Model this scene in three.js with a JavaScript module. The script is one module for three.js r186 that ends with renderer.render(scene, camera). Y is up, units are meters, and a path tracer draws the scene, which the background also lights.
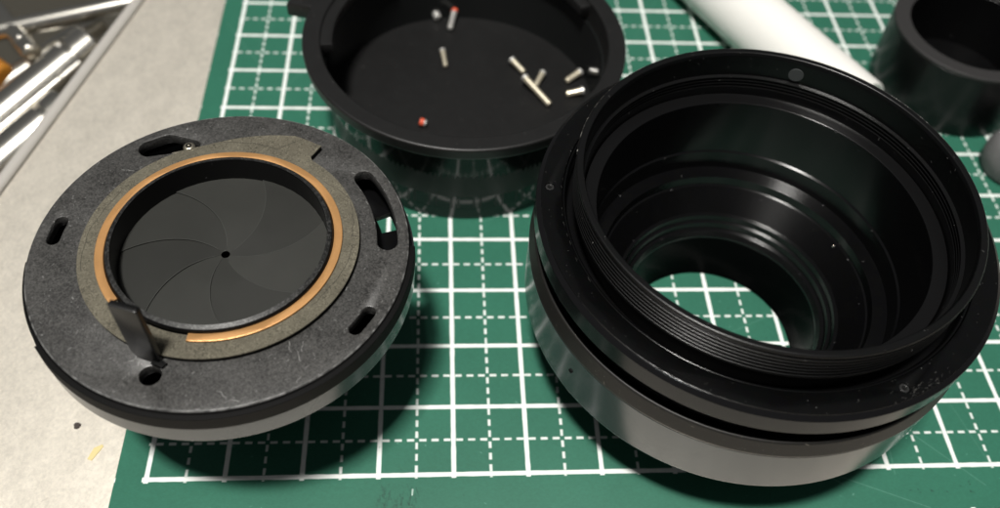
import * as THREE from 'three';
import { mergeGeometries, toCreasedNormals } from 'three/addons/utils/BufferGeometryUtils.js';
import { RectAreaLightUniformsLib } from 'three/addons/lights/RectAreaLightUniformsLib.js';
import { RoundedBoxGeometry } from 'three/addons/geometries/RoundedBoxGeometry.js';

// All layout below is in centimetres measured off the 1 cm mat grid:
// X = columns to the right, H = height above the mat, B = rows away from the camera.
const K = 0.01;
const at = (X, H, B) => new THREE.Vector3(X * K, H * K, -B * K);

const scene = new THREE.Scene();
scene.background = new THREE.Color().setRGB(0.085, 0.086, 0.086);       // dim room around the lamp

// ---------------------------------------------------------------- camera
const camera = new THREE.PerspectiveCamera(2 * Math.atan(254 / 885.15) * 180 / Math.PI, 1024 / 520, 0.002, 20);
{
  const pitch = 0.91221, yaw = 0.12156, roll = -0.09645;
  camera.position.copy(at(3.7415, 11.1637, -4.8678));
  const f = new THREE.Vector3(Math.sin(yaw) * Math.cos(pitch), -Math.sin(pitch), -Math.cos(yaw) * Math.cos(pitch));
  const u = new THREE.Vector3(Math.sin(yaw) * Math.sin(pitch), Math.cos(pitch), -Math.cos(yaw) * Math.sin(pitch));
  const r = new THREE.Vector3().crossVectors(f, u);
  const c = Math.cos(roll), s = Math.sin(roll);
  const r2 = r.clone().multiplyScalar(c).addScaledVector(u, -s);
  const u2 = u.clone().multiplyScalar(c).addScaledVector(r, s);
  camera.quaternion.setFromRotationMatrix(new THREE.Matrix4().makeBasis(r2, u2, f.clone().negate()));
  camera.updateMatrixWorld(true);
  camera.focus = 0.108;
  camera.userData.fStop = 20;
}

// ---------------------------------------------------------------- light: one ceiling lamp overhead
RectAreaLightUniformsLib.init();
const LAMP = { X: -4.6, H: 70, B: -11.3, size: 8.5 };
const lampLight = new THREE.RectAreaLight(new THREE.Color().setRGB(1, 0.972, 0.925), 530, LAMP.size * K, LAMP.size * K);
lampLight.position.copy(at(LAMP.X, LAMP.H, LAMP.B));
lampLight.lookAt(at(4.5, 0, 2));
scene.add(lampLight);

const renderer = new THREE.WebGLRenderer({ antialias: true });
renderer.setSize(1024, 520);
renderer.toneMapping = THREE.LinearToneMapping;
renderer.toneMappingExposure = 1.0;
renderer.shadowMap.enabled = true;

// ---------------------------------------------------------------- helpers
let seed = 20240611;
const rnd = () => { seed = (seed * 1664525 + 1013904223) >>> 0; return seed / 4294967296; };
const rr = (a, b) => a + (b - a) * rnd();
const D = Math.PI / 180;
const hash = (x, y) => { let n = (x * 374761393 + y * 668265263) | 0; n = Math.imul(n ^ (n >>> 13), 1274126177); return ((n ^ (n >>> 16)) >>> 0) / 4294967296; };
function noise(x, y) {
  const xi = Math.floor(x), yi = Math.floor(y), fx = x - xi, fy = y - yi;
  const u = fx * fx * (3 - 2 * fx), v = fy * fy * (3 - 2 * fy);
  const a = hash(xi, yi), b = hash(xi + 1, yi), c = hash(xi, yi + 1), d = hash(xi + 1, yi + 1);
  return a + (b - a) * u + (c - a) * v + (a - b - c + d) * u * v;
}
const fbm = (x, y, o = 4) => { let s = 0, a = 0.5, t = 0; for (let i = 0; i < o; i++) { s += a * noise(x, y); t += a; a *= 0.5; x = x * 2.03 + 17.1; y = y * 2.03 + 9.7; } return s / t; };

// a colour buffer in linear values that becomes an sRGB DataTexture
class Tex {
  constructor(w, h, fn) {
    this.w = w; this.h = h; this.d = new Float32Array(w * h * 3);
    for (let y = 0; y < h; y++) for (let x = 0; x < w; x++) { const c = fn(x / w, y / h, x, y), i = (y * w + x) * 3; this.d[i] = c[0]; this.d[i + 1] = c[1]; this.d[i + 2] = c[2]; }
  }
  // stroke, coordinates and width in pixels
  seg(x0, y0, x1, y1, wd, col, a, ragged = 0) {
    const { w, h, d } = this, L2 = (x1 - x0) ** 2 + (y1 - y0) ** 2 || 1e-6;
    for (let y = Math.max(0, Math.floor(Math.min(y0, y1) - wd - 1)); y <= Math.min(h - 1, Math.max(y0, y1) + wd + 1); y++)
      for (let x = Math.max(0, Math.floor(Math.min(x0, x1) - wd - 1)); x <= Math.min(w - 1, Math.max(x0, x1) + wd + 1); x++) {
        const t = Math.min(1, Math.max(0, ((x - x0) * (x1 - x0) + (y - y0) * (y1 - y0)) / L2));
        const q = Math.hypot(x - x0 - t * (x1 - x0), y - y0 - t * (y1 - y0));
        let c = Math.min(1, Math.max(0, wd * 0.5 + 0.5 - q)) * a;
        if (ragged) c *= 1 - ragged * noise(x * 0.35, y * 0.35) * 1.4 > 0 ? 1 - ragged * noise(x * 0.35, y * 0.35) : 0;
        if (c <= 0) continue;
        const i = (y * w + x) * 3;
        for (let k = 0; k < 3; k++) d[i + k] += (col[k] - d[i + k]) * c;
      }
  }
  tex(srgb = true) {
    const n = this.w * this.h, o = new Uint8Array(n * 4);
    for (let i = 0; i < n; i++) {
      for (let k = 0; k < 3; k++) { let v = Math.min(1, Math.max(0, this.d[i * 3 + k])); if (srgb) v = v <= 0.0031308 ? v * 12.92 : 1.055 * v ** (1 / 2.4) - 0.055; o[i * 4 + k] = Math.round(v * 255); }
      o[i * 4 + 3] = 255;
    }
    const t = new THREE.DataTexture(o, this.w, this.h, THREE.RGBAFormat);
    if (srgb) t.colorSpace = THREE.SRGBColorSpace;
    t.wrapS = t.wrapT = THREE.RepeatWrapping; t.magFilter = THREE.LinearFilter; t.minFilter = THREE.LinearMipmapLinearFilter; t.generateMipmaps = true; t.needsUpdate = true;
    return t;
  }
}
const mat = (o) => { const { rgb, ...rest } = o; const m = new THREE.MeshPhysicalMaterial(rest); if (rgb) m.color.setRGB(...rgb); return m; };

function obj(name, geo, material, parent) {          // geo in centimetres
  geo.scale(K, K, K);
  const m = new THREE.Mesh(geo, material); m.name = name; m.castShadow = m.receiveShadow = true;
  parent.add(m); return m;
}
const counts = {};
const numbered = (n) => { const c = counts[n] = (counts[n] ?? -1) + 1; return c ? `${n}_${String(c).padStart(3, '0')}` : n; };
function thing(name, label, category, X, H, B, group) {
  const g = new THREE.Group(); g.name = numbered(name); g.position.copy(at(X, H, B)); g.userData = { label, category };
  if (group) g.userData.group = group;
  scene.add(g); return g;
}
// lathe: closed profile [r, h] run counter-clockwise in the (r, h) plane, bevelled corners, uv in centimetres
function bevel(pts, rad) {
  if (!rad) return pts;
  const out = [], n = pts.length;
  for (let i = 0; i < n; i++) {
    const a = pts[(i + n - 1) % n], b = pts[i], c = pts[(i + 1) % n], br = b[2] ?? rad;
    const la = Math.hypot(a[0] - b[0], a[1] - b[1]), lc = Math.hypot(c[0] - b[0], c[1] - b[1]);
    const ua = [(a[0] - b[0]) / la, (a[1] - b[1]) / la], uc = [(c[0] - b[0]) / lc, (c[1] - b[1]) / lc];
    if (ua[0] * uc[0] + ua[1] * uc[1] < -0.97 || br <= 0) { out.push([b[0], b[1]]); continue; }
    const k = Math.min(br, la * 0.4, lc * 0.4);
    const p = [b[0] + ua[0] * k, b[1] + ua[1] * k], q = [b[0] + uc[0] * k, b[1] + uc[1] * k];
    for (const t of [0, 0.33, 0.67, 1]) out.push([(1 - t) ** 2 * p[0] + 2 * t * (1 - t) * b[0] + t * t * q[0], (1 - t) ** 2 * p[1] + 2 * t * (1 - t) * b[1] + t * t * q[1]]);
  }
  return out;
}
function lathe(profile, { segs = 160, rad = 0.012, a0 = 0, a1 = 360, closed = true } = {}) {
  const P = closed ? bevel(profile, rad) : profile, n = P.length, m = closed ? n : n - 1, N = [];
  for (let i = 0; i < m; i++) { const a = P[i], b = P[(i + 1) % n], l = Math.hypot(b[0] - a[0], b[1] - a[1]) || 1e-9; N.push([(b[1] - a[1]) / l, -(b[0] - a[0]) / l, l * l]); }
  const pos = [], nor = [], uv = [], idx = [];
  let v = 0;
  const blend = (p, q) => { const d = p[0] * q[0] + p[1] * q[1]; if (d < 0.75) return p; const x = p[0] * p[2] + q[0] * q[2], y = p[1] * p[2] + q[1] * q[2], l = Math.hypot(x, y); return [x / l, y / l]; };
  for (let i = 0; i < m; i++) {
    const a = P[i], b = P[(i + 1) % n], l = Math.hypot(b[0] - a[0], b[1] - a[1]);
    const na = (closed || i > 0) ? blend(N[i], N[(i + m - 1) % m]) : N[i], nb = (closed || i < m - 1) ? blend(N[i], N[(i + 1) % m]) : N[i];
    const base = pos.length / 3;
    for (let j = 0; j <= segs; j++) {
      const t = (a0 + (a1 - a0) * j / segs) * D, c = Math.cos(t), s = Math.sin(t);
      pos.push(a[0] * c, a[1], -a[0] * s, b[0] * c, b[1], -b[0] * s);
      nor.push(na[0] * c, na[1], -na[0] * s, nb[0] * c, nb[1], -nb[0] * s);
      uv.push(t * 2.4, v, t * 2.4, v + l);
      if (j < segs) { const k = base + j * 2; idx.push(k, k + 2, k + 1, k + 1, k + 2, k + 3); }
    }
    v += l;
  }
  const g = new THREE.BufferGeometry();
  g.setAttribute('position', new THREE.Float32BufferAttribute(pos, 3)); g.setAttribute('normal', new THREE.Float32BufferAttribute(nor, 3)); g.setAttribute('uv', new THREE.Float32BufferAttribute(uv, 2)); g.setIndex(idx);
  return g;
}
// flat piece: outline and holes as [x, back] lists, from height h0 to h1
const polar = (r, a) => [r * Math.cos(a * D), r * Math.sin(a * D)];
const arcPts = (r, a0, a1, n) => Array.from({ length: n + 1 }, (_, i) => polar(typeof r === 'function' ? r(i / n) : r, a0 + (a1 - a0) * i / n));
function flat(outline, holes, h0, h1, bev = 0.01) {
  const v = (l) => l.map(([x, y]) => new THREE.Vector2(x, y));
  const s = new THREE.Shape(v(outline)); for (const h of holes) s.holes.push(new THREE.Path(v(h)));
  let g = new THREE.ExtrudeGeometry(s, { depth: h1 - h0 - 2 * bev, bevelEnabled: bev > 0, bevelThickness: bev, bevelSize: bev, bevelOffset: -bev, bevelSegments: 2, curveSegments: 4 });
  g.translate(0, 0, h0 + bev); g.rotateX(-Math.PI / 2);
  return toCreasedNormals(g, 0.6);
}
const ringSector = (r0, r1, a0, a1, n) => [...arcPts(r1, a0, a1, n), ...arcPts(r0, a1, a0, n)];
const slot = (r, a0, a1, w) => {                        // arc-shaped slot with round ends
  const o = arcPts(r + w / 2, a0, a1, 14), i = arcPts(r - w / 2, a1, a0, 14), cap = (a, dir) => { const c = polar(r, a), out = []; for (let k = 1; k < 8; k++) { const t = (dir > 0 ? a + 180 * k / 8 : a + 180 + 180 * k / 8) * D; out.push([c[0] + w / 2 * Math.cos(t), c[1] + w / 2 * Math.sin(t)]); } return out; };
  return [...o, ...cap(a1, 1), ...i, ...cap(a0, -1)];
};
const disc = (x, y, r, n = 28) => Array.from({ length: n }, (_, i) => [x + r * Math.cos(2 * Math.PI * i / n), y + r * Math.sin(2 * Math.PI * i / n)]);

// ---------------------------------------------------------------- materials
const dustTex = (base, n, dust, size) => {
  const t = new Tex(1024, 1024, (u, v, x, y) => { const k = 0.85 + 0.3 * fbm(x * 0.02, y * 0.02, 3); return base.map(c => c * k); });
  for (let i = 0; i < n; i++) { const x = rnd() * 1024, y = rnd() * 1024, a = rnd() ** 2, L = rnd() < 0.25 ? rr(2, 9) : 0, q = rnd() * 6.3; t.seg(x, y, x + L * Math.cos(q), y + L * Math.sin(q), rr(0.6, size), dust, 0.2 + 0.8 * a); }
  const T = t.tex(); T.repeat.set(0.25, 0.25); return T;
};
const dustA = dustTex([0.0018, 0.0019, 0.0020], 260, [0.26, 0.26, 0.25], 2.0);
const dustB = dustTex([0.0022, 0.0022, 0.0024], 45, [0.3, 0.3, 0.3], 2.2);
const M = {
  blackGloss: mat({ map: dustA, roughness: 0.2, specularIntensity: 0.75 }),
  blackSatin: mat({ map: dustB, roughness: 0.3, specularIntensity: 0.5 }),
  blackRear: mat({ rgb: [0.0015, 0.0016, 0.0017], roughness: 0.25, specularIntensity: 0.05 }),
  blackInner: mat({ map: dustB, roughness: 0.23, specularIntensity: 1, anisotropy: 0.85, anisotropyRotation: Math.PI / 2 }),
  blackDeep: mat({ rgb: [0.005, 0.005, 0.005], roughness: 0.6, specularIntensity: 0.12 }),
  bandMetal: mat({ rgb: [0.03, 0.0315, 0.034], roughness: 0.19, specularIntensity: 0.8, ior: 1.5, specularColor: new THREE.Color().setRGB(0.74, 0.89, 1) }),
  shoulder: mat({ map: dustTex([0.009, 0.0085, 0.0077], 2200, [0.12, 0.112, 0.095], 2.6), roughness: 0.45, specularIntensity: 0.8 }),
  steel: mat({ rgb: [0.78, 0.75, 0.68], metalness: 1, roughness: 0.22 }),
  nickel: mat({ rgb: [0.74, 0.68, 0.54], metalness: 1, roughness: 0.34 }),
};

// ---------------------------------------------------------------- desk (setting)
const deskTex = (() => {
  const t = new Tex(1024, 1024, (u, v, x, y) => {
    const a = fbm(x * 0.045, y * 0.03, 4), b = fbm(x * 0.22 + 40, y * 0.2, 3), c = noise(x * 0.9, y * 0.9);
    const k = 0.80 + 0.18 * a + 0.22 * (b - 0.5) + 0.12 * (c - 0.5);
    return [0.84 * k, 0.785 * k, 0.685 * k];
  });
  for (let i = 0; i < 900; i++) { const x = rnd() * 1024, y = rnd() * 1024, q = rnd() * 6.3, L = rr(2, 12); t.seg(x, y, x + L * Math.cos(q), y + L * Math.sin(q), rr(0.8, 2), rnd() < 0.4 ? [0.9, 0.86, 0.78] : [0.45, 0.4, 0.33], rr(0.1, 0.35)); }
  const T = t.tex(); T.repeat.set(1 / 8, 1 / 8); return T;
})();
const deskMat = mat({ map: deskTex, roughness: 0.5, metalness: 0.62 });
const MT = 0.2;                                                       // mat thickness; the desk lies that far below zero
const trayEdge = (B) => -3.35 + (B - 5.08) * 0.2495;                    // X of the tray's edge at row B
{
  const desk = new THREE.Group(); desk.name = 'desk'; desk.userData = { kind: 'structure' }; scene.add(desk);
  const o = [[trayEdge(-30), -30], [50, -30], [50, 60], [trayEdge(60), 60]];
  obj('desk_top', flat(o, [], -MT - 2.6, -MT, 0.02), deskMat, desk);
  // raised rolled lip along the tray opening
  const L = 90 / Math.cos(Math.atan(0.2495));
  const lip = new THREE.CylinderGeometry(0.11, 0.11, L, 24); lip.rotateX(Math.PI / 2); lip.scale(1, 0.75, 1);
  lip.rotateY(-Math.atan(0.2495)); lip.translate(trayEdge(15) - 0.13, -MT - 0.0, -15);
  obj('desk_lip', lip, mat({ rgb: [0.42, 0.4, 0.37], roughness: 0.45 }), desk);
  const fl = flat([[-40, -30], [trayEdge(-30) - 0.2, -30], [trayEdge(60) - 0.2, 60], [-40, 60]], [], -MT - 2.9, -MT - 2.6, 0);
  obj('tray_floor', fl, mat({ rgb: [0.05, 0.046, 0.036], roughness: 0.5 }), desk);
  // specks on the desk
}
function speck(name, label, X, B, pts, h, m) { const g = thing(name, label, 'speck', X, -MT, B); obj('flake', flat(pts, [], 0, h, 0), m, g); }
speck('dirt_speck', 'tiny dark speck of dirt on the pale desk left of the mat corner', -1.131, 0.885, disc(0, 0, 0.045, 9).map(([x, y], i) => [x * (1 + 0.3 * Math.sin(i * 2.3)), y]), 0.03, mat({ rgb: [0.05, 0.04, 0.035], roughness: 0.9 }));
speck('paper_flake', 'small pale yellow flake lying on the desk below the dark speck', -0.805, 0.496, [[-0.08, -0.1], [-0.02, -0.12], [0.09, 0.08], [0.07, 0.11], [-0.03, 0.06]], 0.012, mat({ rgb: [0.66, 0.55, 0.27], roughness: 0.9 }));

// ---------------------------------------------------------------- cutting mat
{
  const x0 = -0.4, x1 = 19, b0 = -0.62, b1 = 13, W = 2048, Hh = 2048, sx = W / (x1 - x0), sy = Hh / (b1 - b0);
  const green = [0.026, 0.130, 0.084], white = [0.84, 0.87, 0.84];
  const cov = (d, w, s) => Math.min(1, Math.max(0, (w / 2 - d) * s + 0.5));
  const t = new Tex(W, Hh, (u, v, px, py) => {
    const X = x0 + px / sx, B = b0 + py / sy;
    const wob = 0.006 * (noise(X * 9, B * 9) - 0.5);
    let k = 0.92 + 0.16 * fbm(X * 1.1, B * 1.1, 3) + 0.16 * (noise(px * 0.4, py * 0.55) - 0.5) - 0.0;
    let c = 0;
    const inside = X > -0.05 && B > -0.05;
    const dx = Math.abs(X - Math.round(X)), db = Math.abs(B - Math.round(B));
    if (inside) {
      c = Math.max(cov(dx + wob, 0.062, sx), cov(db + wob, 0.062, sy));
      const hx = Math.abs(X - Math.floor(X) - 0.5), hb = Math.abs(B - Math.floor(B) - 0.5);
      const ph = (q) => { const f = ((q * 6) % 1 + 1) % 1; return cov(Math.abs(f - 0.5) / 6, 0.098, 110); };
      c = Math.max(c, cov(hx + wob, 0.037, sx) * ph(B) * 0.82, cov(hb + wob, 0.037, sy) * ph(X) * 0.82);
      c *= 0.9 + 0.1 * noise(X * 14, B * 14);
    }
    return [0, 1, 2].map(i => (green[i] * k) * (1 - c) + white[i] * c);
  });
  const P = (X, B) => [(X - x0) * sx, (B - b0) * sy];
  const stroke = (X, B, X2, B2, w, col, a, rg = 0.4) => t.seg(...P(X, B), ...P(X2, B2), w * sx, col, a, rg);
  const pale = [0.2, 0.42, 0.33], dark = [0.012, 0.04, 0.03];
  for (let i = 0; i < 90; i++) { const X = rr(-0.3, 16), B = rr(-0.5, 11), q = rr(0, 6.3), L = rr(0.3, 2.2); stroke(X, B, X + L * Math.cos(q), B + L * Math.sin(q), rr(0.008, 0.014), rnd() < 0.6 ? pale : dark, rr(0.12, 0.4)); }
  for (let i = 0; i < 500; i++) { const X = rr(-0.3, 16), B = rr(-0.5, 11); stroke(X, B, X + rr(-0.02, 0.02), B + rr(-0.02, 0.02), rr(0.008, 0.02), rnd() < 0.7 ? pale : dark, rr(0.2, 0.6)); }
  for (let i = 0; i < 60; i++) { const X = rr(3.0, 3.5), B = rr(-0.45, -0.12), L = rr(0.03, 0.16), q = rr(-1.9, -1.1); stroke(X, B, X + L * Math.cos(q), B + L * Math.sin(q), rr(0.01, 0.03), dark, rr(0.2, 0.6), 0.8); }   // ink-dark stain near the front edge
  for (let i = 0; i < 12; i++) { const X = rr(10.2, 11.2), B = rr(-0.4, -0.25); stroke(X, B, X + rr(-0.03, 0.03), B + rr(-0.03, 0.03), 0.02, dark, 0.6); }
  stroke(3.45, -0.28, 3.455, -0.2, 0.018, [0.5, 0.62, 0.56], 0.9, 0);
  stroke(8.9, 0.02, 10.4, -0.6, 0.01, pale, 0.5); stroke(9.9, 1.1, 11.3, -0.3, 0.01, pale, 0.45); stroke(9.1, -0.12, 9.3, -0.25, 0.012, pale, 0.5);
  const T = t.tex(); T.repeat.set(1 / (x1 - x0), 1 / (b1 - b0)); T.offset.set(-x0 / (x1 - x0), -b0 / (b1 - b0)); T.wrapS = T.wrapT = THREE.ClampToEdgeWrapping;
  const g = thing('cutting_mat', 'green self-healing cutting mat printed with a white centimetre grid', 'cutting mat', 0, -MT, 0);
  const rc = 0.12, o = [];
  for (const [cx, cy, a] of [[x1 - rc, b1 - rc, 0], [x0 + rc, b1 - rc, 90], [x0 + rc, b0 + rc, 180], [x1 - rc, b0 + rc, 270]]) for (let k = 0; k <= 6; k++) o.push([cx + rc * Math.cos((a + 15 * k) * D), cy + rc * Math.sin((a + 15 * k) * D)]);
  obj('mat_sheet', flat(o, [], 0, MT, 0.015), mat({ map: T, roughness: 0.5, specularIntensity: 0.6 }), g);
}

// ---------------------------------------------------------------- iris diaphragm unit (left)
{
  const g = thing('iris_diaphragm_unit', 'round black iris diaphragm unit with closed blades, copper ring and upright lever', 'lens part', 1.26, 0, 1.69);
  const plateTex = (() => {
    const N = 1024, t = new Tex(N, N, (u, v, x, y) => { const k = 0.52 + 0.6 * fbm(x * 0.02, y * 0.02, 4) + 0.4 * (fbm(x * 0.12, y * 0.12, 2) - 0.5) + 1.0 * (noise(x * 0.33, y * 0.33) - 0.42); return [0.0475 * k, 0.0465 * k, 0.0445 * k]; });
    for (let i = 0; i < 3600; i++) { const x = rnd() * N, y = rnd() * N, q = rnd() * 6.3, L = rnd() < 0.72 ? rr(0, 3) : rr(3, 11), b = rnd() ** 3; t.seg(x, y, x + L * Math.cos(q), y + L * Math.sin(q), rr(0.8, 2.8), [0.2, 0.2, 0.195], 0.14 + 0.86 * b, 0.5); }
    for (let i = 0; i < 46; i++) { let x = rnd() * N, y = rnd() * N, q = rnd() * 6.3; for (let k = 0; k < 4; k++) { const L = rr(4, 12), nx = x + L * Math.cos(q), ny = y + L * Math.sin(q); t.seg(x, y, nx, ny, rr(1, 2.2), [0.34, 0.34, 0.33], rr(0.3, 0.8), 0.6); x = nx; y = ny; q += rr(-0.8, 0.8); } }
    const T = t.tex(); T.repeat.set(1 / 4.6, 1 / 4.6); T.offset.set(0.5, 0.5); return T;
  })();
  const plateMat = mat({ map: plateTex, roughness: 0.4, specularIntensity: 1 });
  // top plate with its slots
  const hull = (cs) => { const p = []; for (const [x, y, r] of cs) p.push(...disc(x, y, r, 20)); p.sort((a, b) => a[0] - b[0] || a[1] - b[1]); const cr = (o, a, b) => (a[0] - o[0]) * (b[1] - o[1]) - (a[1] - o[1]) * (b[0] - o[0]); const half = (q) => { const h = []; for (const s of q) { while (h.length > 1 && cr(h[h.length - 2], h[h.length - 1], s) <= 0) h.pop(); h.push(s); } h.pop(); return h; }; return [...half(p), ...half([...p].reverse())]; };
  const slots = [slot(1.955, 169.6, 177.6, 0.15), slot(1.925, 1.5, 34, 0.24), slot(1.995, -36.2, -28.6, 0.15), disc(...polar(1.815, -106), 0.115),
    hull([[...polar(1.93, 126), 0.135], [...polar(1.9, 119), 0.15], [...polar(1.74, 110.5), 0.09]])];
  obj('top_plate', flat(arcPts(2.178, 0, 360, 180).slice(0, -1), [arcPts(1.31, 0, 360, 120).slice(0, -1), ...slots], 2.64, 2.80, 0.017), plateMat, g);
  const edgeTexture = (() => { const t = new Tex(2048, 16, (u, v, x, y) => { const w = fbm(x * 0.06, y * 0.3, 4); const k = 0.05 + 0.5 * Math.max(0, w - 0.28); return [k, k, k * 0.98]; }); const T = t.tex(); T.repeat.set(1 / 7.54, 1); return T; })();
  obj('burnished_edge', lathe([[2.1655, 2.7985], [2.1775, 2.786], [2.1795, 2.787], [2.1675, 2.8005]], { segs: 200, rad: 0 }), mat({ map: edgeTexture, roughness: 0.4, metalness: 0.3 }), g);
  // plate beneath, with the opening that lets the mat show
  obj('lower_plate', flat(arcPts(2.13, 0, 360, 120).slice(0, -1), [arcPts(1.3, 0, 360, 90).slice(0, -1), ringSector(1.9, 2.1, 16.5, 24.5, 8)], 2.28, 2.36, 0.008), M.blackSatin, g);
  obj('collar', lathe([[2.08, 2.543], [2.2, 2.543], [2.2, 2.75, 0.02], [2.179, 2.775, 0], [2.08, 2.63, 0]], { segs: 180 }), M.blackDeep, g);
  obj('front_step', lathe([[2.15, 2.543], [2.255, 2.543], [2.252, 2.755, 0.008], [2.19, 2.765]], { a0: -143, a1: 0.5, segs: 110, rad: 0.014 }), M.blackDeep, g);
  obj('side_step', lathe([[2.15, 2.543], [2.232, 2.543], [2.226, 2.72], [2.19, 2.73]], { a0: -175, a1: -143, segs: 30, rad: 0.01 }), M.blackDeep, g);
  obj('outer_band', lathe([[2.13, 2.25], [2.245, 2.25], [2.245, 2.54, 0.006], [2.13, 2.54]], { segs: 180, rad: 0.015 }), M.bandMetal, g);
  obj('rear_barrel', lathe([[0.85, 0.02], [1.0, 0.02], [1.0, 1.4], [1.45, 1.75], [1.5, 2.275], [1.24, 2.275], [1.2, 1.8], [0.85, 1.5]], { segs: 96, rad: 0.03 }), M.blackSatin, g);
  // fibre washer with its tab
  const feltTex = (() => {
    const t = new Tex(1024, 1024, (u, v, x, y) => { const k = 0.72 + 0.5 * fbm(x * 0.02, y * 0.02, 3) + 1.3 * (noise(x * 0.36, y * 0.36) - 0.5) * noise(x * 0.12, y * 0.12); return [0.105 * k, 0.096 * k, 0.072 * k]; });
    const crack = (r0, a0, r1, a1) => { let p = null; for (let i = 0; i <= 12; i++) { const f = i / 12, [x, y] = polar(r0 + (r1 - r0) * f + rr(-0.012, 0.012), a0 + (a1 - a0) * f), q = [(x / 4.6 + 0.5) * 1024, (y / 4.6 + 0.5) * 1024]; if (p) t.seg(...p, ...q, 1.6, [0.025, 0.023, 0.02], 0.75); p = q; } };
    crack(1.62, 100, 1.56, 72); crack(1.56, 72, 1.78, 66); crack(1.45, 40, 1.6, 22); crack(1.58, 22, 1.5, 2); crack(1.5, 3, 1.6, 2); crack(1.52, -2, 1.45, -40); crack(1.5, 150, 1.56, 196);
    const T = t.tex(); T.repeat.set(1 / 4.6, 1 / 4.6); T.offset.set(0.5, 0.5); return T;
  })();
  const wr = (a) => a > 56 && a < 106 ? (a < 70 ? 1.86 : 1.60 + 0.24 * (1 - (a - 70) / 36) ** 1.3) : 1.6;
  const wo = []; for (let a = -180; a < 180; a += 2) { if (a === 56) { wo.push(polar(1.64, 55.9), polar(1.87, 56.3)); continue; } wo.push(polar(wr(a), a)); }
  obj('washer_base', flat(wo.map(([x, y]) => [x * 0.994, y * 0.994]), [arcPts(1.31, 0, 360, 120).slice(0, -1)], 2.803, 2.862, 0.004), M.blackDeep, g);
  obj('fibre_washer', flat(wo, [arcPts(1.31, 0, 360, 120).slice(0, -1)], 2.863, 2.885, 0.004), mat({ map: feltTex, roughness: 0.85, specularIntensity: 0.4 }), g);
  const copperTex = (() => { const t = new Tex(512, 512, (u, v, x, y) => { const k = 0.88 + 0.24 * fbm(x * 0.03, y * 0.03, 3) + 0.06 * (noise(x * 0.6, y * 0.6) - 0.5); return [0.56 * k, 0.30 * k, 0.118 * k]; }); for (let i = 0; i < 60; i++) { const x = rnd() * 512, y = rnd() * 512; t.seg(x, y, x + rr(-6, 6), y + rr(-6, 6), rr(0.6, 1.4), [0.36, 0.19, 0.09], rr(0.2, 0.6)); } const T = t.tex(); T.repeat.set(1 / 4, 1 / 4); return T; })();
  obj('copper_ring', flat(ringSector(1.303, 1.402, -97, 220, 150), [], 2.887, 2.918, 0.008), mat({ map: copperTex, roughness: 0.42, metalness: 0.55 }), g);
  // raised black rim round the blades, edge worn
  obj('blade_housing_rim', lathe([[1.222, 2.57], [1.296, 2.57], [1.296, 2.945, 0.03], [1.222, 2.965, 0.02]], { segs: 180 }), M.blackSatin, g);
  const wornTex = (() => { const t = new Tex(2048, 32, (u, v, x, y) => { const w = fbm(x * 0.11, y * 0.5, 4); const k = 0.006 + w * w * w * 0.13; return [k, k, k * 0.97]; }); const T = t.tex(); T.repeat.set(1 / 7.54, 1 / 0.2); return T; })();
  obj('worn_rim_edge', lathe([[1.226, 2.9585], [1.278, 2.9485], [1.278, 2.9535, 0.001], [1.226, 2.968, 0.001]], { segs: 180, rad: 0 }), mat({ map: wornTex, roughness: 0.38, metalness: 0.3 }), g);
  obj('iris_backing', flat(arcPts(1.225, 0, 360, 96).slice(0, -1), [disc(0, 0, 0.12, 24)], 2.50, 2.572, 0), M.blackDeep, g);
  // seven blades, each a curved leaf whose leading edge lies over its neighbour
  const bladeTex = (() => { const t = new Tex(512, 512, (u, v, x, y) => { const k = 0.92 + 0.16 * fbm(x * 0.02, y * 0.02, 3) + 0.09 * (noise(x * 0.8, y * 0.8) - 0.5); return [0.023 * k, 0.0235 * k, 0.021 * k]; }); const T = t.tex(); T.repeat.set(1 / 2.6, 1 / 2.6); T.offset.set(0.5, 0.5); return T; })();
  const bladeMats = [1.0, 0.84, 1.1, 0.9, 1.16, 0.88, 1.08].map(k => mat({ map: bladeTex, rgb: [k, k, k], roughness: 0.46, specularIntensity: 0.75 }));  // tone steps from blade to blade put their sheen into the colour
  const glintPaint = mat({ rgb: [0.036, 0.037, 0.034], roughness: 0.4 });  // paler strip colour: blade edges catching light, painted on
  const nB = 7, Rb = 1.222, r0 = 0.052;
  for (let b = 0; b < nB; b++) {
    const nr = 22, na = 8, pos = [], uv = [], idx = [];
    const edge = (r) => 177 + b * 360 / nB - 38 * (1 - r / 1.17);
    for (let i = 0; i <= nr; i++) for (let j = 0; j <= na; j++) {
      const f = i / nr, r = r0 + (Rb - r0) * f ** 1.2, a = edge(r) + (360 / nB + 3) * (j / na) - 360 / nB - 3, q = polar(r, a);
      const lift = 0.02 * (j / na) * Math.min(1, r * 2.2) + 0.002;
      pos.push(q[0], 2.612 + lift, -q[1]); uv.push(q[0], q[1]);
      if (i < nr && j < na) { const k = i * (na + 1) + j; idx.push(k, k + na + 1, k + 1, k + 1, k + na + 1, k + na + 2); }
    }
    // edge thickness along the leading edge
    const e0 = pos.length / 3;
    for (let i = 0; i <= nr; i++) { const k = (i * (na + 1) + na) * 3; pos.push(pos[k], pos[k + 1], pos[k + 2], pos[k], pos[k + 1] - 0.015, pos[k + 2]); uv.push(0, 0, 0, 0); if (i < nr) { const q = e0 + i * 2; idx.push(q, q + 2, q + 1, q + 1, q + 2, q + 3); } }
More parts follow.
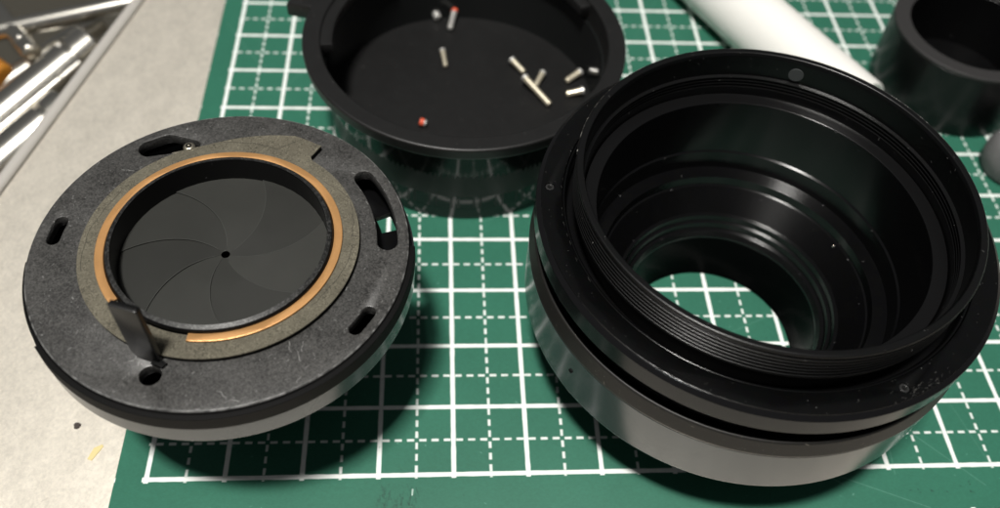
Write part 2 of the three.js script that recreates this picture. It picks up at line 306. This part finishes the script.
    const bg = new THREE.BufferGeometry(); bg.setAttribute('position', new THREE.Float32BufferAttribute(pos, 3)); bg.setAttribute('uv', new THREE.Float32BufferAttribute(uv, 2)); bg.setIndex(idx); bg.computeVertexNormals();
    const blade = obj('iris_blade', bg, bladeMats[b], g);
    const ep = [], ei = [];
    for (let i = 2; i <= nr; i++) { const k = i * (na + 1) + na, f = i / nr, r = r0 + (Rb - r0) * f ** 1.2, q = polar(r, edge(r) - 0.5 / Math.max(0.15, r)); const y = pos[k * 3 + 1] + 0.001; ep.push(pos[k * 3], y, pos[k * 3 + 2], q[0], y, -q[1]); if (i < nr) { const e = (i - 2) * 2; ei.push(e, e + 2, e + 1, e + 1, e + 2, e + 3); } }
    const eg = new THREE.BufferGeometry(); eg.setAttribute('position', new THREE.Float32BufferAttribute(ep, 3)); eg.setIndex(ei); eg.computeVertexNormals(); obj('painted_glint', eg, glintPaint, blade);
  }
  // upright lever
  {
    const w = 0.31, hgt = 0.98, s = new THREE.Shape();
    s.moveTo(-w / 2, hgt); s.lineTo(-w / 2, 0.16); s.quadraticCurveTo(-w / 2, 0.02, -w / 2 + 0.16, 0); s.lineTo(w / 2, 0); s.lineTo(w / 2, hgt - 0.03); s.quadraticCurveTo(w / 2, hgt, w / 2 - 0.03, hgt); s.lineTo(-w / 2, hgt);
    let lg = new THREE.ExtrudeGeometry(s, { depth: 0.055, bevelEnabled: true, bevelThickness: 0.014, bevelSize: 0.014, bevelOffset: -0.014, bevelSegments: 2, curveSegments: 8 });
    lg.translate(0, 0, -0.022); lg.rotateY(-0.3); lg.translate(0.705 - 1.26, 2.805, -(0.165 - 1.69));
    const lever = obj('lever', toCreasedNormals(lg, 0.6), mat({ map: dustB, roughness: 0.3, specularIntensity: 0.9 }), g);
    const foot = flat([[-0.04, -0.04], [0.1, -0.04], [0.12, 0.03], [-0.04, 0.05]], [], 0, 0.04, 0.01); foot.rotateY(-0.4); foot.translate(0.8 - 1.26, 2.803, -(0.09 - 1.69)); obj('lever_foot', foot, M.blackDeep, lever);
  }
  // silver screw with its spring tail in the upper slot
  {
    const [sx, sy] = polar(1.66, 112.2), sc = lathe([[0.0001, 2.70], [0.075, 2.70], [0.075, 2.865], [0.05, 2.885], [0.0001, 2.885]], { segs: 28, rad: 0.01 }); sc.translate(sx, 0, -sy);
    const scr = obj('screw', sc, M.nickel, g);
    const rec = lathe([[0.018, 2.8855], [0.036, 2.8855], [0.036, 2.888], [0.018, 2.888]], { segs: 20, rad: 0 }); rec.translate(sx, 0, -sy); obj('screw_recess', rec, M.blackDeep, scr);
    const [tx, ty] = polar(1.7, 117.5); const tl = flat([[sx + 0.02, sy + 0.05], [tx - 0.06, ty + 0.0], [tx - 0.08, ty - 0.03], [sx - 0.02, sy - 0.06]], [], 2.75, 2.79, 0.008); obj('spring_tail', tl, M.nickel, g);
  }
}

// ---------------------------------------------------------------- lens barrel (right)
{
  const g = thing('lens_barrel', 'wide black empty lens barrel with threaded neck standing open on the mat', 'lens part', 7.845, 0, 2.075);
  const s = 1.038, S = ([r, h, b]) => { const q = [r * s, Math.max(0.015, 11.1637 - (11.1637 - h) * s)]; if (b !== undefined) q.push(b); return q; }, prof = (l) => l.map(S);
  // neck: fine thread outside, a few ridges inside
  const out = [], n = 6, zA = 3.12, zB = 3.485, dz = (zB - zA) / n;
  for (let i = 0; i < n; i++) { const h = zA + dz * i; out.push([2.404, h + dz * 0.1, 0], [2.428, h + dz * 0.2, 0], [2.428, h + dz * 0.5, 0], [2.424, h + dz * 0.57, 0], [2.404, h + dz * 0.62, 0]); }
  const inn = [];
  for (let i = 0; i < 4; i++) { const h = 3.19 - i * 0.054; inn.push([2.335, h, 0], [2.335, h - 0.018, 0], [2.29, h - 0.03, 0], [2.29, h - 0.044, 0]); }
  obj('neck', lathe([[2.272, 2.70], [2.31, 2.70, 0], [2.31, 3.06, 0.03], [2.42, 3.10, 0], ...out, [2.424, 3.49, 0], [2.432, 3.535, 0.012], [2.415, 3.553, 0.01], [2.345, 3.553, 0.015], [2.325, 3.50, 0.01], [2.335, 3.22, 0], ...inn, [2.285, 2.96, 0], [2.272, 2.87, 0]], { segs: 220, rad: 0.006 }), mat({ map: dustA, roughness: 0.31, specularIntensity: 1 }), g);
  // bare worn metal along the sharp far edge of the neck
  const edgeTex = (() => { const t = new Tex(2048, 16, (u, v, x) => { const f = fbm(x * 0.03, 3.3, 3), q = noise(x * 0.5, 8), w = Math.max(0, f - 0.48) * 4 * Math.max(0, q - 0.35); const k = 0.006 + Math.min(0.5, w * 0.8); return [k, k * 0.97, k * 0.9]; }); const T = t.tex(); T.repeat.set(1 / 6, 1); return T; })();
  obj('worn_neck_edge', lathe([[2.424, 3.546], [2.433, 3.536], [2.4355, 3.5385], [2.4265, 3.5485]], { segs: 130, rad: 0, a0: 5, a1: 170 }), mat({ map: edgeTex, roughness: 0.4, metalness: 0.2 }), g);
  // flange with three countersunk holes
  const holeAt = [[2.596 * s, 171.6], [2.565 * s, -68.9], [2.58 * s, 51]];
  const fTop = 3.0, fBot = 2.67;
  const fl = flat(arcPts(2.80, 0, 360, 220).slice(0, -1), [arcPts(2.535, 0, 360, 180).slice(0, -1), ...holeAt.map(([r, a]) => disc(...polar(r, a), 0.058, 20))], fTop - 0.12, fTop, 0.008);
  const flTex = (() => {
    const N = 2048, t = new Tex(N, N, (u, v, x, y) => { const k = 0.8 + 0.4 * fbm(x * 0.02, y * 0.02, 2); return [0.0018 * k, 0.0019 * k, 0.002 * k]; }), q = (r, a) => polar(r, a).map(c => (c / 6 + 0.5) * N);
    for (let i = 0; i < 130; i++) { const [x, y] = q(rr(2.53, 2.8), rr(0, 360)); t.seg(x, y, x + rr(-3, 3), y + rr(-3, 3), rr(0.8, 2.4), [0.2, 0.2, 0.19], rnd() ** 2); }
    for (let i = 0; i < 46; i++) { const aa = -76 + 22 * (rnd() + rnd()) / 2, [x, y] = q(2.79 - 0.12 * rnd() ** 2, aa), d = (aa + 90) * D + rr(-0.5, 0.5), L = rr(3, 20); t.seg(x, y, x + L * Math.cos(d), y + L * Math.sin(d), rr(0.8, 2.4), [0.12, 0.118, 0.11], rr(0.15, 0.7), 0.7); }
    for (let i = 0; i < 40; i++) { const [x, y] = q(rr(2.535, 2.56), rr(150, 205)), L = rr(4, 24); t.seg(x, y, x + L * 0.2, y - L, rr(0.8, 2), [0.2, 0.2, 0.19], rr(0.1, 0.4), 0.6); }
    const T = t.tex(); T.repeat.set(1 / 6, 1 / 6); T.offset.set(0.5, 0.5); return T;
  })();
  const flange = obj('flange', fl, mat({ map: flTex, roughness: 0.22, specularIntensity: 0.75 }), g);
  for (const [r, a] of holeAt) { const [x, y] = polar(r, a); const sc = lathe([[0.018, fTop - 0.1], [0.054, fTop - 0.1], [0.054, fTop - 0.012], [0.03, fTop - 0.01], [0.018, fTop - 0.045]], { segs: 20, rad: 0.004 }); sc.translate(x, 0, -y); obj('flange_screw', sc, mat({ rgb: [0.05, 0.05, 0.05], roughness: 0.3, metalness: 0.6 }), flange); }
  obj('flange_side', lathe([[2.6, fBot], [2.857, fBot, 0.008], [2.857, 2.945, 0.008], [2.803, 2.99, 0.006], [2.6, 2.875]], { segs: 220, rad: 0.01 }), mat({ rgb: [0.006, 0.006, 0.0065], roughness: 0.18, specularIntensity: 0.34, ior: 1.42, specularColor: new THREE.Color().setRGB(0.85, 0.94, 1) }), g);
  obj('inner_ridge', lathe([[2.48, 2.72], [2.53, 2.72, 0], [2.53, 2.985, 0.015], [2.50, 2.985, 0.012], [2.48, 2.93]], { segs: 200, rad: 0.006 }), M.blackGloss, g);
  obj('waist', lathe([[2.272, 2.3], [2.66, 2.3], [2.66, 2.668], [2.272, 2.698]], { segs: 160, rad: 0.01 }), M.blackSatin, g);
  obj('shoulder_ring', lathe([[2.67, 2.105], [2.872, 2.105], [2.876, 2.14, 0.012], [2.82, 2.33, 0.03], [2.795, 2.35, 0.012], [2.775, 2.33, 0.01], [2.765, 2.16, 0.01], [2.67, 2.15]], { segs: 200 }), M.shoulder, g);
  obj('grip_band', lathe([[2.62, 1.26], [2.858, 1.26, 0.03], [2.87, 2.102, 0.01], [2.62, 2.102]], { segs: 220 }), M.bandMetal, g);
  const dimple = new THREE.CylinderGeometry(0.03, 0.03, 0.03, 16); dimple.rotateZ(Math.PI / 2); { const a = -148; dimple.rotateY(a * D); const [x, y] = polar(2.862, a); dimple.translate(x, 1.75, -y); } obj('band_pin', dimple, M.blackDeep, g);
  // inside: stepped barrel down to the rear opening
  obj('inner_barrel', lathe(prof([
    [1.9, 1.16], [1.9, 1.75], [2.49, 1.75], [2.49, 2.5], [2.18, 2.5], [2.18, 3.17], [2.01, 3.17, 0.012],
    [1.995, 2.29, 0], [1.97, 2.27, 0], [1.955, 1.985, 0.006], [1.775, 1.965, 0.006], [1.765, 1.83, 0.005], [1.74, 1.82, 0.004],
    [1.50, 1.50, 0.004], [1.455, 1.49, 0.004], [1.44, 1.40, 0.004], [1.40, 1.385, 0.004], [1.385, 1.29, 0.004], [1.335, 1.275, 0.004], [1.30, 1.19, 0.006], [1.30, 1.16]]), { segs: 200, rad: 0.008 }), M.blackInner, g);
  obj('rear_tube', lathe(prof([[1.2, 0.05], [1.5, 0.05, 0.03], [1.88, 0.55], [1.88, 1.158], [1.295, 1.158], [1.25, 0.6, 0]]), { segs: 200, rad: 0.008 }), M.blackRear, g);
  obj('ledge_ring', lathe([[2.09, 2.845], [2.258, 2.845], [2.262, 2.888], [2.255, 2.892], [2.092, 2.868]], { segs: 200, rad: 0.004 }), mat({ rgb: [0.0022, 0.0022, 0.0024], roughness: 0.3 }), g);
  { const pin = new THREE.SphereGeometry(0.022, 14, 10); pin.translate(1.632, 1.425, -0.68); obj('rivet', pin, M.steel, g); }
  // blanking disc in the neck's inner wall
  { const a = 69, [x, y] = polar(2.335, a); const d = new THREE.CylinderGeometry(0.1, 0.1, 0.012, 28); d.rotateX(Math.PI / 2); d.rotateY((a - 90) * D + Math.PI); d.translate(x * 0.994, 3.32, -y * 0.994); obj('wall_disc', d, mat({ rgb: [0.05, 0.055, 0.055], roughness: 0.6 }), g); }
}

// ---------------------------------------------------------------- rear lens cap holding the screws
const CAP = { X: 4.25, B: 6.67, floor: 0.56 };
{
  const g = thing('rear_lens_cap', 'upturned black plastic lens cap used as a dish for tiny screws', 'lens cap', CAP.X, 0, CAP.B);
  const capTex = dustTex([0.0085, 0.0085, 0.0085], 160, [0.16, 0.16, 0.15], 3.2);
  const plastic = mat({ map: capTex, roughness: 0.42, specularIntensity: 0.8 });
  const gloss = mat({ rgb: [0.010, 0.011, 0.011], roughness: 0.1, specularIntensity: 1 });
  obj('dish_floor', lathe([[0.0001, 0.3], [2.27, 0.3], [2.27, CAP.floor, 0], [0.0001, CAP.floor]], { segs: 120, rad: 0 }), plastic, g);
  obj('side_wall', lathe([[2.0, 0.015], [2.25, 0.015, 0.05], [2.30, 1.62, 0], [2.27, 1.62, 0], [2.27, 0.31, 0], [2.0, 0.29]], { segs: 160, rad: 0.01 }), gloss, g);
  obj('rim', lathe([[2.27, CAP.floor + 0.01], [2.29, 1.61, 0], [2.42, 1.61, 0.03], [2.60, 1.78, 0.03], [2.615, 1.98, 0.05], [2.325, 1.98, 0.03], [2.30, 1.75, 0.01]], { segs: 180 }), plastic, g);
  // bayonet tabs inside the mouth
  for (const [a0, a1] of [[125, 187], [22, 75]]) obj('bayonet_tab', flat(ringSector(2.13, 2.34, a0, a1, 24), [], 1.76, 1.94, 0.025), plastic, g);
  obj('grip_tab', flat(ringSector(2.5, 3.05, 135, 165, 14), [], 1.66, 1.93, 0.04), plastic, g);
}
// the tiny screws and pins lying in the cap
{
  const brass = mat({ rgb: [0.66, 0.6, 0.46], metalness: 0.6, roughness: 0.32 }), pinSteel = mat({ rgb: [0.62, 0.61, 0.58], metalness: 0.6, roughness: 0.3 }), red = mat({ rgb: [0.62, 0.09, 0.04], roughness: 0.45 });
  const fl = CAP.floor + 0.004;
  const list = [
    [[4.13, 8.96], [4.03, 8.5], 0.055, pinSteel, 'r', 'silver pin with red-painted head lying at the far side of the cap', 1],
    [[3.93, 9.02], [4.1, 9.06], 0.06, pinSteel, '', 'short silver screw lying crosswise behind the red-tipped pin', 0],
    [[3.74, 8.98], [3.82, 8.78], 0.075, pinSteel, '', 'fat silver screw seen end-on at the far left of the cap', 0],
    [[3.89, 7.83], [3.95, 7.46], 0.045, brass, '', 'single short pin lying alone in the middle of the cap floor', 0],
    [[3.5, 6.02], [3.62, 6.0], 0.06, pinSteel, 'r', 'tiny silver screw with red paint near the front wall of the cap', 0],
    [[5.13, 7.6], [5.36, 7.33], 0.052, brass, '', 'short dull brass pin left of the crossed pins', 0],
    [[5.68, 7.27], [5.52, 6.97], 0.05, brass, '', 'short pin tucked behind the longest brass pin', 0],
    [[5.32, 7.04], [5.76, 6.49], 0.055, brass, '', 'longest brass pin lying slantwise in front on the cap floor', 0],
    [[6.36, 7.3], [6.08, 7.11], 0.055, brass, '', 'brass set screw near the right wall, the one farther back', 0],
    [[6.36, 6.81], [6.05, 6.78], 0.055, brass, '', 'brass set screw near the right wall, the one nearer the camera', 0]];
  for (const [a, b, r0, m, tip, label] of list) {
    const r = r0 * 1.05, lean = 13 * D;
    const L = Math.hypot(b[0] - a[0], b[1] - a[1]), g = thing('set_screw', label, 'screw', a[0], fl + r, a[1], 'tiny screws lying in the cap');
    const turn = Math.atan2(b[1] - a[1], b[0] - a[0]);
    const body = lathe([[0.0001, 0.05], [r * 0.42, 0.05, 0], [r * 0.5, 0.004, 0.004], [r * 0.9, 0, 0.008], [r, 0.02, 0.006], [r, L * 0.35, 0], [r * 0.93, L * 0.38, 0], [r * 0.93, L - 0.02], [r * 0.6, L], [0.0001, L]].reverse(), { segs: 24, rad: 0.01 });
    const lay = (q) => { q.rotateZ(-Math.PI / 2 - lean); q.rotateY(turn); q.translate(0, L * Math.sin(lean), 0); return q; };
    obj('shank', lay(body), m, g);
    if (!tip) { const hd = lathe([[r * 0.5, -0.01], [r * 1.18, -0.01, 0.012], [r * 1.18, 0.045, 0.01], [r * 0.5, 0.045]], { segs: 24, rad: 0.006 }); obj('head', lay(hd), pinSteel, g); }
    if (tip) { const cap = lathe([[r * 0.5, -0.004], [r * 1.06, -0.004], [r * 1.06, 0.07], [r * 0.5, 0.07]], { segs: 24, rad: 0.008 }); obj('red_paint', lay(cap), red, g); }
  }
}

// ---------------------------------------------------------------- white tube, black tube and grey knob behind
{
  const a = [8.65, 11.45], b = [11.22, 6.42], r = 0.624, L = Math.hypot(b[0] - a[0], b[1] - a[1]), turn = Math.atan2(b[1] - a[1], b[0] - a[0]);
  const g = thing('white_tube', 'thick white plastic tube lying on the mat behind the lens barrel', 'tube', a[0], r + 0.004, a[1]);
  const t = lathe([[r - 0.12, 0], [r, 0], [r, L], [r - 0.12, L]], { segs: 72, rad: 0.04 }); t.rotateZ(-Math.PI / 2); t.rotateY(turn);
  obj('tube_wall', t, mat({ rgb: [0.80, 0.79, 0.75], roughness: 0.4 }), g);
}
{
  const g = thing('black_tube', 'short thick-walled black plastic tube standing at the far right of the mat', 'tube', 13.62, 0, 7.84);
  const bl = mat({ map: dustB, roughness: 0.3, specularIntensity: 0.8 }), topM = mat({ rgb: [0.024, 0.023, 0.023], roughness: 0.55 });
  obj('tube_wall', lathe([[1.15, 0.01], [1.42, 0.01, 0.05], [1.455, 1.34, 0.01], [1.17, 1.34]], { segs: 96 }), bl, g);
  obj('tube_rim', lathe([[1.17, 1.342], [1.455, 1.342], [1.455, 1.40, 0.02], [1.17, 1.40, 0.02]], { segs: 96 }), topM, g);
  obj('tube_floor', lathe([[0.0001, 0.15], [1.145, 0.15], [1.145, 0.25], [0.0001, 0.25]], { segs: 60, rad: 0 }), bl, g);
}
{
  const g = thing('grey_knob', 'grey rubber knob at the right edge beside the black tube', 'knob', 14.08, 0, 5.62);
  const m = mat({ rgb: [0.13, 0.127, 0.127], roughness: 0.65 });
  obj('knob_body', lathe([[0.0001, 0.01], [0.52, 0.01, 0.08], [0.6, 0.35, 0.2], [0.5, 0.72, 0.2], [0.0001, 0.76]], { segs: 48, rad: 0.02 }), m, g);
  obj('knob_cap', lathe([[0.0001, 0.762], [0.34, 0.762], [0.3, 0.86, 0.05], [0.0001, 0.88]], { segs: 40, rad: 0.01 }), m, g);
}

// ---------------------------------------------------------------- rods in the tray at the upper left
{
  const F = -MT - 2.6;
  const rods = [
    [[-6.2, 7.0], [-3.3, 10.36], 0.46, 'thick polished steel rod running up to the lip in the middle of the tray', 0.08, 12],
    [[-5.96, 5.6], [-3.4, 8.56], 0.46, 'thick polished steel rod in the tray close under the lip, lowest in view', 0.08, 12],
    [[-5.9, 6.5], [-3.3, 9.51], 0.13, 'thin added steel rod standing in for the gleam between the two thick rods', 0.72, 12],  // added rod, stands in for a reflection between the thick rods
    [[-5.8, 10.5], [-2.5, 11.3], 0.2, 'slim steel rod in the tray pointing at the far end of the lip', 1.25, 6],
    [[-6.4, 12.3], [-4.5, 9.9], 0.2, 'slim steel rod at the left edge slanting across the other rods', 1.3],
    [[-6.6, 8.6], [-3.6, 11.6], 0.3, 'dull steel rod deep in the tray under the slim rods', 0.1, 8]];
  for (const [a, b, r, label, up, tilt = 0] of rods) {
    const L = Math.hypot(b[0] - a[0], b[1] - a[1]), turn = Math.atan2(b[1] - a[1], b[0] - a[0]);
    const g = thing('steel_rod', label, 'rod', a[0], F + r + up + 0.01, a[1], 'steel rods lying in the tray');
    const t = lathe([[0.0001, 0], [r, 0, 0.06], [r, L * 0.86, 0.01], [r * 0.86, L * 0.865, 0.01], [r * 0.86, L * 0.885, 0.01], [r, L * 0.89, 0.01], [r, L, 0.08], [0.0001, L]], { segs: 40, rad: 0.02 }); t.rotateZ(-Math.PI / 2 + tilt * D); t.rotateY(turn);
    obj('shaft', t, M.steel, g);
  }
  const g = thing('orange_handle', 'amber plastic tool handle in the tray at the left edge', 'tool', -5.2, F + 0.95, 9.75);
  const h = lathe([[0.0001, 0], [0.28, 0, 0.1], [0.34, 0.4, 0.1], [0.34, 1.0, 0.1], [0.2, 1.2, 0.05], [0.0001, 1.22]], { segs: 32, rad: 0.03 }); h.rotateZ(-Math.PI / 2); h.rotateY(2.6);
  obj('grip', h, mat({ rgb: [0.42, 0.17, 0.02], roughness: 0.35 }), g);
}

// ---------------------------------------------------------------- the lamp overhead, out of frame
{
  const g = thing('overhead_lamp', 'small white lamp head hanging above the work mat, out of view', 'lamp', LAMP.X, LAMP.H, LAMP.B);
  obj('lamp_shade', lathe([[4.6, -0.3], [4.8, -0.3], [4.8, 1.2, 0.3], [1.4, 3.2, 0.3], [0.0001, 3.2], [0.0001, 2.9], [1.3, 2.9], [4.6, 1.0]], { segs: 48, rad: 0.05 }), mat({ rgb: [0.5, 0.5, 0.48], roughness: 0.5 }), g);
  const gl = new THREE.PlaneGeometry(LAMP.size, LAMP.size); gl.rotateX(Math.PI / 2); gl.translate(0, 0.12, 0);
  obj('lamp_panel', gl, mat({ rgb: [0.9, 0.9, 0.88], emissive: new THREE.Color().setRGB(1, 0.95, 0.88), emissiveIntensity: 4, roughness: 0.6 }), g);
}

renderer.render(scene, camera);
